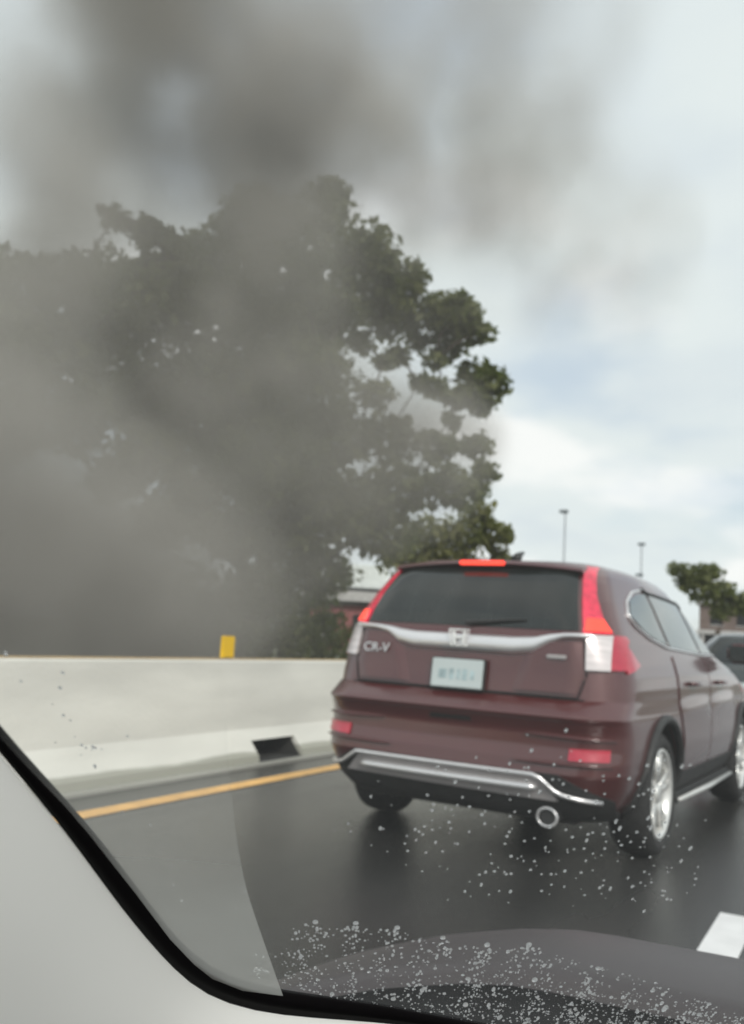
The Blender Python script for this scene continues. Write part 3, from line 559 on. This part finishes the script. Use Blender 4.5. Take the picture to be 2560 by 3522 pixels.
tree('broadleaf_tree', (-19.9, 14.2, 0), LEFT, 'smoke covered tree at the left edge with one bare limb sticking out above its crown', trunk_r=.36, fork=4.4, dens=950, seed=4,
     extra=[([(-16.2, 15.2, 9.0), (-14.7, 16.0, 9.9), (-15.3, 15.6, 10.42), (-16.32, 14.99, 10.98)], [.18, .22, .19, .10])])
tree('broadleaf_tree', (-13.6, 31.4, 0), RIGHT, 'smaller olive green tree clear of the smoke just above the roof of the maroon vehicle', LEAF2, trunk_r=.26, fork=1.8, dens=900, seed=5)
tree('broadleaf_tree', (-10.2, 71.8, 0), FAR, 'small dark tree far off at the right behind the front of the maroon vehicle', trunk_r=.24, fork=3.0, size=.2, dens=420, seed=6)
BUSH += [(-18.6, 22.4, 2.3, 1.3), (-20.6, 21.0, 2.0, 1.3), (-16.9, 24.2, 2.6, 1.3)]
labs = ['leftmost low shrub in the smoke behind the barrier', 'low dark shrub left of the yellow reflector behind the barrier', 'low dark shrub right behind the yellow reflector plate', 'low dark shrub right of the yellow reflector in the smoke', 'low shrub nearest the rear of the maroon vehicle behind the barrier',
        'taller dark shrub under the big tree left of its trunk', 'taller dark shrub at the foot of the big tree trunk', 'taller dark shrub under the big tree right of its trunk', 'tall round bush deep in the smoke behind the low shrubs', 'leftmost tall round bush deep in the smoke', 'tall round bush just left of the big tree trunk in the smoke']
for i, (x, y, z, r) in enumerate(BUSH):
    b = empty('shrub', (x, y, 0)); tag(b, labs[i], 'shrub', 'shrubs under the trees')
    cl = [(0, 0, z, r), (r*.6, .2, z*.7, r*.7), (-r*.6, -.1, z*.75, r*.65)]
    st = MB()
    for k in range(5): st.tube([(0, 0, 0), (cl[k % 3][0]*.6+.1*k-.2, .1, z*.6), (cl[k % 3][0], 0, z)], [.035, .02, .008], 5)
    st.build('stem', BARK, b); leaves_mesh('foliage', cl, LEAF, b, .10, 520, seed=20+i)

# ------------------------------------------------------------------ light poles
def light_pole(x, y, h, label, heads):
    p = empty('light_pole', (x, y, 0)); tag(p, label, 'light pole', 'highway light poles')
    MB().tube([(0, 0, 0), (0, 0, h*.5), (0, 0, h)], [.16, .11, .07], 8).build('pole', POLE, p, True)
    for (dx_, dz_) in heads:
        MB().tube([(0, 0, h+dz_-.12), (dx_*.6, 0, h+dz_), (dx_, 0, h+dz_)], .05, 6).build('arm', POLE, p)
        MB().box(dx_-.42, dx_+.42, -.25, .25, h+dz_-.14, h+dz_+.14, .05).build('lamp_head', LAMPH, p)
light_pole(-26.69, 88.05, 14.3, 'nearer tall light pole with one lamp head against the pale sky', [(-.15, .1)])
light_pole(-24.46, 112.13, 13.8, 'farther light pole standing right above the roof of the maroon vehicle', [(0, .1), (-.2, -3.6)])

# ------------------------------------------------------------------ buildings
WB = mat('brown_stucco', (0.17, 0.13, 0.115), 0.85, var=.15, scale=1.2)
WG = mat('pale_fascia', (0.42, 0.41, 0.40), 0.8, var=.1)
WD = mat('dark_painted_shade', (0.02, 0.02, 0.022), 0.3, var=.2)
WR = mat('faded_red_wall', (0.26, 0.09, 0.09), 0.8, var=.2)
WW = mat('white_roof_panel', (0.72, 0.76, 0.74), 0.6, var=.08)
b = empty('building', (-9.5, 92, 0), 0.1); tag(b, 'low brown building with a dark recessed ground floor at the far right edge', 'building')
MB().box(-5, 9, 0, 10, 0, 3.1).build('ground_floor', WD, b)
MB().box(-5.2, 9.2, -.3, 10.2, 3.1, 3.5).build('balcony_slab', WG, b)
MB().box(-5, 9, 0, 10, 3.5, 5.9).build('upper_wall', WB, b)
MB().box(-5.3, 9.3, -.4, 10.3, 5.9, 6.15).build('roof', WG, b)
for k in range(6):
    x = -4+k*2.3; w_ = MB().box(x, x+1.1, -.06, .0, 4.0, 5.3).build('window', WD, b); MB().box(x-.08, x+1.18, -.09, -.061, 3.9, 4.0).build('sill', WG, w_)
for k in range(7): MB().box(-4.8+k*2.3, -4.55+k*2.3, -.2, .0, 0, 3.1).build('column', WG, b)
b = empty('building', (-29.5, 53.0, 0), 0.55); tag(b, 'low building with a white flat canopy seen through the smoke left of the maroon vehicle', 'building')
MB().box(-3.6, 4.2, 0, 8, 0, 3.0).build('wall', WR, b)
MB().box(-3.8, 4.6, -.5, 8, 3.0, 3.25).build('eaves_painted_shade', WD, b)  # dark slab painting the shade under the canopy
MB().box(-4.0, 4.8, -.8, 8.2, 3.25, 3.9).build('lower_canopy', WG, b)
MB().box(-4.0, 4.8, -.7, 8.2, 3.9, 4.1).build('gutter', WD, b)
MB().box(-3.2, 1.6, -.2, 7.5, 4.1, 5.7, .1).build('roof', WW, b)
for k in range(3):
    x = -3.1+k*2.5; w_ = MB().box(x, x+1.4, -.05, 0, 1.0, 2.4).build('window', WD, b); MB().box(x-.08, x+1.48, -.08, -.051, .9, 1.0).build('sill', WG, w_)

# ------------------------------------------------------------------ smoke (a real volume, stands between barrier and trees)
sm = mat_s = bpy.data.materials.new('smoke'); mat_s.use_nodes = True; t = mat_s.node_tree; t.nodes.clear()
po = t.nodes.new('ShaderNodeOutputMaterial'); pv = t.nodes.new('ShaderNodeVolumePrincipled')
pv.inputs['Color'].default_value = (0.635, 0.61, 0.565, 1); pv.inputs['Density'].default_value = 1.0
t.links.new(pv.outputs[0], po.inputs['Volume'])
vol = bpy.data.volumes.new('smoke'); so = bpy.data.objects.new('smoke', vol); S.collection.objects.link(so)
vol.materials.append(mat_s)
tag(so, 'thick grey brown smoke billowing up from behind the barrier and over the trees', 'smoke', kind='stuff')
g = bpy.data.node_groups.new('smoke_field', 'GeometryNodeTree')
g.interface.new_socket('Geometry', in_out='INPUT', socket_type='NodeSocketGeometry'); g.interface.new_socket('Geometry', in_out='OUTPUT', socket_type='NodeSocketGeometry')
gn = g.nodes; gl = g.links
def G(t_, **k):
    n_ = gn.new(t_)
    for a, b_ in k.items(): setattr(n_, a, b_)
    return n_
def put(sock, v_):
    if hasattr(v_, 'links'): gl.new(v_, sock)
    else: sock.default_value = v_
def M_(op, a, b_=0.0, c_=None, clamp=False):
    n_ = G('ShaderNodeMath', operation=op, use_clamp=clamp); put(n_.inputs[0], a); put(n_.inputs[1], b_)
    if c_ is not None: put(n_.inputs[2], c_)
    return n_.outputs[0]
def V_(op, a, b_):
    n_ = G('ShaderNodeVectorMath', operation=op); put(n_.inputs[0], a); put(n_.inputs[1], b_); return n_
pos = G('GeometryNodeInputPosition').outputs[0]
def gnoise(scale, detail, rough, vec):
    n_ = G('ShaderNodeTexNoise'); n_.inputs['Scale'].default_value = scale; n_.inputs['Detail'].default_value = detail; n_.inputs['Roughness'].default_value = rough
    gl.new(vec, n_.inputs['Vector']); return n_
wn = gnoise(.16, 3, .5, pos)
wv = V_('SUBTRACT', wn.outputs['Color'], (.5, .5, .5)).outputs[0]
wsc = G('ShaderNodeVectorMath', operation='SCALE'); gl.new(wv, wsc.inputs[0]); wsc.inputs['Scale'].default_value = 5.0
wp = V_('ADD', pos, wsc.outputs[0]).outputs[0]
tot = None
for (x, y, z, r, wgt) in PUFFS:
    dd = V_('DISTANCE', wp, (x, y, z)).outputs['Value']
    q = M_('DIVIDE', dd, r*1.3); q = M_('POWER', q, 2.0); q = M_('SUBTRACT', 1.0, q); q = M_('MAXIMUM', q, 0.0); q = M_('MULTIPLY', q, wgt)
    tot = q if tot is None else M_('ADD', tot, q)
fb = gnoise(.36, 6, .6, pos).outputs[0]
fb = M_('SUBTRACT', fb, .36); fb = M_('MULTIPLY', fb, 5.0); fb = M_('MAXIMUM', fb, 0.08); fb = M_('MINIMUM', fb, 2.0)
SMOKE_D = 1.05
den = M_('MULTIPLY', M_('MULTIPLY', tot, fb), SMOKE_D)
vc = G('GeometryNodeVolumeCube'); gl.new(den, vc.inputs['Density'])
vc.inputs['Min'].default_value = (-19.5, 3, -.5); vc.inputs['Max'].default_value = (-4.5, 32, 25)
vc.inputs['Resolution X'].default_value = 60; vc.inputs['Resolution Y'].default_value = 116; vc.inputs['Resolution Z'].default_value = 102
smn = G('GeometryNodeSetMaterial'); smn.inputs['Material'].default_value = mat_s
gi = G('NodeGroupInput'); go = G('NodeGroupOutput')
gl.new(vc.outputs[0], smn.inputs[0]); gl.new(smn.outputs[0], go.inputs[0])
so.modifiers.new('smoke_field', 'NODES').node_group = g

# ------------------------------------------------------------------ our own car: windscreen, pillar, dash, bonnet
own = empty('own_car', (0.3, 1.0, 0)); tag(own, 'nearest car with white pillar, black rimmed windscreen and grey bonnet in the bottom left corner', 'car')
OFF = Vector(own.location)
P0 = Vector((-.344, .669, .869)); Ax = Vector((.8758, .4828, 0)); Bx = Vector((.359, -.651, .669)); Nn = Vector((.323, -.586, -.743))
def L3(a, b, n_=0.0): return P0+Ax*a+Bx*b+Nn*n_-OFF
inner = [(-.30, .64), (-.252, .44), (-.219, .313), (-.207, .28), (-.193, .243), (-.184, .215), (-.164, .143), (-.147, .078), (-.133, .039), (-.121, .017), (-.099, -.001), (-.038, -.013), (.007, -.019), (.047, -.033), (.103, -.050), (.179, -.066), (.338, -.100), (.6, -.14)]
outer = [(-.32, .64), (-.265, .44), (-.224, .291), (-.212, .251), (-.200, .201), (-.183, .118), (-.159, .035), (-.136, -.027), (-.119, -.047), (-.081, -.058), (-.025, -.054), (.03, -.052), (.105, -.066), (.182, -.083), (.344, -.118), (.6, -.16)]
def smooth_poly(L, n=90, it=14):
    P_ = interp_poly(L, n)
    for _ in range(it): P_[1:-1] = .25*P_[:-2]+.5*P_[1:-1]+.25*P_[2:]
    return P_
# glass pane (thin, real thickness)
GL = bpy.data.materials.new('windscreen_glass'); GL.use_nodes = True; t = GL.node_tree; t.nodes.clear()
mo_ = t.nodes.new('ShaderNodeOutputMaterial'); tp = t.nodes.new('ShaderNodeBsdfTransparent'); gls = t.nodes.new('ShaderNodeBsdfGlossy'); df = t.nodes.new('ShaderNodeBsdfTranslucent')
gls.inputs['Roughness'].default_value = .02; tp.inputs[0].default_value = (.985, .995, .985, 1); df.inputs[0].default_value = (.8, .8, .78, 1)
a1 = t.nodes.new('ShaderNodeMixShader'); a2 = t.nodes.new('ShaderNodeMixShader'); a1.inputs[0].default_value = .03; a2.inputs[0].default_value = .035
t.links.new(tp.outputs[0], a1.inputs[1]); t.links.new(gls.outputs[0], a1.inputs[2]); t.links.new(a1.outputs[0], a2.inputs[1]); t.links.new(df.outputs[0], a2.inputs[2]); t.links.new(a2.outputs[0], mo_.inputs[0])
edge = outer + [(.75, .2), (.75, .9), (-.36, .9)]
mesh('windscreen', [L3(a, b, 0) for a, b in edge], [tuple(range(len(edge)))], GL, own)
# pale film painting a light reflection on the left part of the pane
FM = bpy.data.materials.new('painted_glare_film'); FM.use_nodes = True; t = FM.node_tree; t.nodes.clear()
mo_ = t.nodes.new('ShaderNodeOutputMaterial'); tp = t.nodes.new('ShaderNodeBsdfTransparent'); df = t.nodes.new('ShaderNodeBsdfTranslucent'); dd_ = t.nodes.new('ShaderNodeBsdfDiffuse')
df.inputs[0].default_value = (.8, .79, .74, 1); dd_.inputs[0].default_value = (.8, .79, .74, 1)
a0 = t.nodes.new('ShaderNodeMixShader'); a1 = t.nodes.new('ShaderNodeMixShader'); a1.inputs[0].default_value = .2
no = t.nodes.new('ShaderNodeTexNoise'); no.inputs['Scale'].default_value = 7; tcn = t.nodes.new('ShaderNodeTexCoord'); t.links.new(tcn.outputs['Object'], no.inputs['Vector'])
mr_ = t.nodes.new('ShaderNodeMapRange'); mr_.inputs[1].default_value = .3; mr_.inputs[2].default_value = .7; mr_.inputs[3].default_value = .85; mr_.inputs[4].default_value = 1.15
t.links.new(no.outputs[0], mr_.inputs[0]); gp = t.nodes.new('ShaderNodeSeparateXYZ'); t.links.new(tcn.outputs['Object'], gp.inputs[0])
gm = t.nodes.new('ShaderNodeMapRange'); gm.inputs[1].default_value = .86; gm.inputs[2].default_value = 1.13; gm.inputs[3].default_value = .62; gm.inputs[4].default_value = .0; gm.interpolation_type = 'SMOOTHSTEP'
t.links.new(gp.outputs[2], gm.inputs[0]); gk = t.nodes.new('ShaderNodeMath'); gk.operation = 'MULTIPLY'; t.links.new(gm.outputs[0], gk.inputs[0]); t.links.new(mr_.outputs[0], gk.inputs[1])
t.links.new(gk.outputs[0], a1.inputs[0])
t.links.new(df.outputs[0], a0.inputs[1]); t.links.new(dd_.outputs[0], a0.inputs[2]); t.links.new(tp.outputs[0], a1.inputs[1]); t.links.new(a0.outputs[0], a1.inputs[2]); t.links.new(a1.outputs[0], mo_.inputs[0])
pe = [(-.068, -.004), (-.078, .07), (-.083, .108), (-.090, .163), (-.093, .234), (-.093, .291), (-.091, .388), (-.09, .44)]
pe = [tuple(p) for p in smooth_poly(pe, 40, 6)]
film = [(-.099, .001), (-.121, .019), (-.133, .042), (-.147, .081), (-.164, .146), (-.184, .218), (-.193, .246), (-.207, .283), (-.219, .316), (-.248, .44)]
mesh('painted_glare_film', [L3(a, b, .004) for a, b in pe+film[::-1]], [tuple(range(len(pe)+len(film)))], FM, own)
# black seal / ceramic band round the pane
FRIT = mat('black_seal', (0.002, 0.0015, 0.002), 0.8, var=.1, spec=.1)
I = smooth_poly(inner, 60, 3); O_ = smooth_poly(outer, 60, 3); O_ = O_*.72+I*.28; v = []; f = []
for i in range(60):
    a, b = I[i], O_[i]; c_ = (a+b)/2; v += [L3(*a, .0015), L3(*c_, .004), L3(*b, .003), L3(*b, -.003), L3(*a, -.0015)]
for i in range(59):
    for k in range(5): f.append((i*5+k, i*5+(k+1) % 5, i*5+5+(k+1) % 5, i*5+5+k))
mesh('windscreen_seal', v, f, FRIT, own, True)
# white pillar trim: bends from the seal towards the cabin
TRIM = mat('white_pillar_trim', (0.90, 0.91, 0.88), 0.5, var=.02, scale=2)
Ot = (smooth_poly(outer, 60, 3)*.72+smooth_poly(inner, 60, 3)*.28)[:46:1][:44]; v = []; f = []; K = 12
for i in range(44):
    a, b = Ot[i]; j0 = max(0, i-1); j1 = min(43, i+1); tx_, ty_ = Ot[j1]-Ot[j0]; l = math.hypot(tx_, ty_); nx_, ny_ = ty_/l, -tx_/l     # outward from the glass
    if nx_ > 0 and ny_ > 0: nx_, ny_ = -nx_, -ny_
    # blend the direction so the rows never cross
    for k in range(K):
        s_ = k/(K-1); dist = .42*s_; v.append(L3(a, b, .0035)+Nn*(.008*math.sin(min(1, s_*8)*PI/2))+Vector((-.30*s_, -.02*s_+.42*s_**3, -.42*s_)))
for i in range(43):
    for k in range(K-1): q = i*K+k; f.append((q, q+1, q+K+1, q+K))
mesh('pillar_trim', v, f, TRIM, own, True)
# dash top
DASH = mat('dark_dash_plastic', (0.06, 0.06, 0.062), 0.6, var=.1, scale=30, bump=.2, bscale=200)
de = interp_poly([(-.130, -.060), (-.081, -.0595), (-.025, -.0555), (.03, -.0535), (.105, -.068), (.182, -.085), (.344, -.120), (.6, -.162)], 24); v = []; f = []; K = 8
for i in range(24):
    p = L3(*de[i], .004)
    for k in range(K): s_ = k/(K-1); v.append(p+Vector((.10*s_, -.42*s_, -.03*s_-.20*s_**2.5)))
for i in range(23):
    for k in range(K-1): q = i*K+k; f.append((q, q+1, q+K+1, q+K))
mesh('dashboard', v, f, DASH, own, True)
# cowl below the glass and the bonnet beyond it
BON = mat('dark_grey_bonnet_paint', (0.056, 0.048, 0.050), 0.55, metal=.1, var=.1, scale=3, coat=.25, coat_rough=.4)
xs2 = np.linspace(-1.15, 1.7, 40); crest = lambda x: float(np.interp(x, [-1.15, -.95, -.874, -.712, -.578, -.469, -.374, -.193, .3, 1.0, 1.7], [.40, .505, .54, .597, .632, .649, .648, .650, .66, .65, .45]))
near = lambda x: crest(x)+.012
v = []; f = []; prof2 = [(1.44, -.03), (1.445, -.004), (1.50, .004), (1.58, .008), (1.70, 0.0), (1.80, -.025), (1.88, -.08), (1.93, -.18), (1.94, -.30)]
for x in xs2:
    for (yy, dz) in prof2: v.append(Vector((x, yy-.10*max(0, abs(x-.3)-.5)**1.5, crest(x)+dz))-OFF)
n = len(prof2)
for i in range(39):
    for k in range(n-1): q = i*n+k; f.append((q, q+n, q+n+1, q+1))
mesh('bonnet', v, f, BON, own, True)
v = []; f = []; prof3 = [(.95, -.06), (1.05, -.10), (1.20, -.12), (1.38, -.11), (1.437, -.09), (1.44, -.02)]
for x in xs2:
    for (yy, dz) in prof3: v.append(Vector((x, yy-.10*max(0, abs(x-.3)-.5)**1.5, crest(x)+dz))-OFF)
n = len(prof3)
for i in range(39):
    for k in range(n-1): q = i*n+k; f.append((q, q+n, q+n+1, q+1))
COWL = mat('cowl_plastic', (0.012, 0.012, 0.013), 0.6, var=.2, scale=9, spec=.3)
mesh('cowl', v, f, COWL, own, True)

# ------------------------------------------------------------------ water drops on the outside of the windscreen
WAT = bpy.data.materials.new('water'); WAT.use_nodes = True; t = WAT.node_tree; p = t.nodes['Principled BSDF']
p.inputs['Transmission Weight'].default_value = 1; p.inputs['IOR'].default_value = 1.33; p.inputs['Roughness'].default_value = .02; p.inputs['Base Color'].default_value = (1, 1, 1, 1)
tl = t.nodes.new('ShaderNodeBsdfTranslucent'); tl.inputs[0].default_value = (.9, .9, .9, 1); ms = t.nodes.new('ShaderNodeMixShader'); ms.inputs[0].default_value = .30  # white translucent share brightens the beads in place of sun glints
t.links.new(p.outputs[0], ms.inputs[1]); t.links.new(tl.outputs[0], ms.inputs[2]); t.links.new(ms.outputs[0], t.nodes['Material Output'].inputs[0])
drops = []
def topb(a): return float(np.interp(a, [-.10, -.09, -.044, -.016, .013, .046, .078, .107, .152, .207, .247, .288, .4], [.04, .058, .106, .108, .105, .094, .087, .091, .072, .049, .023, -.001, -.03]))
def botb(a): return float(np.interp(a, [-.071, -.022, .018, .103, .178, .334], [.004, -.017, -.037, -.051, -.063, -.088]))
def cl(a): return (.5+.5*math.sin(a*205+1.3*math.sin(a*61)))**1.6       # the beads hang in loose columns
while len(drops) < 2700:
    a = random.uniform(-.09, .33); t_, b_ = topb(a), botb(a)
    s_ = random.random(); b = b_+(t_-b_)*s_
    if random.random() > (0.25+.75*cl(a))*(1-.78*s_)*(.30+1.5*max(0, a+.09)/.4): continue
    drops.append((a, b, min(.0022, .00064*math.exp(random.gauss(0, .42)))))
for a0, b0 in [(-.044, .106), (-.016, .108), (.013, .105), (.046, .094), (.078, .087), (.107, .091)]:
    drops.append((a0, b0+.004, .0021))
    for _ in range(26): drops.append((a0+random.gauss(0, .006), b0-abs(random.gauss(0, .02)), random.uniform(.0005, .0013)))
for a0, b0, sd_, n_ in [(.08, .309, .02, 22), (.10, .20, .028, 60), (.145, .245, .02, 40), (.17, .194, .018, 30), (.04, .233, .02, 24), (.0, .24, .02, 16), (.145, .30, .012, 16), (.06, .27, .03, 30), (-.13, .17, .03, 14), (-.175, .30, .006, 9), (-.19, .35, .02, 6), (-.155, .33, .02, 4)]:
    for _ in range(n_): drops.append((a0+random.gauss(0, sd_), b0+random.gauss(0, sd_), random.uniform(.0004, .0011)))
V = []; Fc = []
segs, lat = 9, 3
for (a, b, r) in drops:
    n0 = len(V); hgt = r*.62; st_ = random.uniform(1.0, 1.5) if random.random() < .75 else random.uniform(1.6, 3.2)
    for j in range(lat):
        ph = j*(PI/2)/lat
        for k in range(segs):
            th = 2*PI*k/segs; V.append(tuple(L3(a+r*math.cos(ph)*math.cos(th), b+r*st_*math.cos(ph)*math.sin(th), -.0006-hgt*math.sin(ph))+OFF))
    V.append(tuple(L3(a, b, -.0006-hgt)+OFF)); V.append(tuple(L3(a, b, -.0005)+OFF))
    for j in range(lat-1):
        for k in range(segs): Fc.append((n0+j*segs+k, n0+j*segs+(k+1) % segs, n0+(j+1)*segs+(k+1) % segs, n0+(j+1)*segs+k))
    for k in range(segs):
        Fc.append((n0+(lat-1)*segs+k, n0+(lat-1)*segs+(k+1) % segs, n0+lat*segs)); Fc.append((n0+(k+1) % segs, n0+k, n0+lat*segs+1))
dr = mesh('water_droplets', V, Fc, WAT, None, True)
bm = bmesh.new(); bm.from_mesh(dr.data); bmesh.ops.recalc_face_normals(bm, faces=bm.faces[:]); bm.to_mesh(dr.data); bm.free()
tag(dr, 'clear beads of water spattered over the outside of the windscreen', 'water drops', kind='stuff')
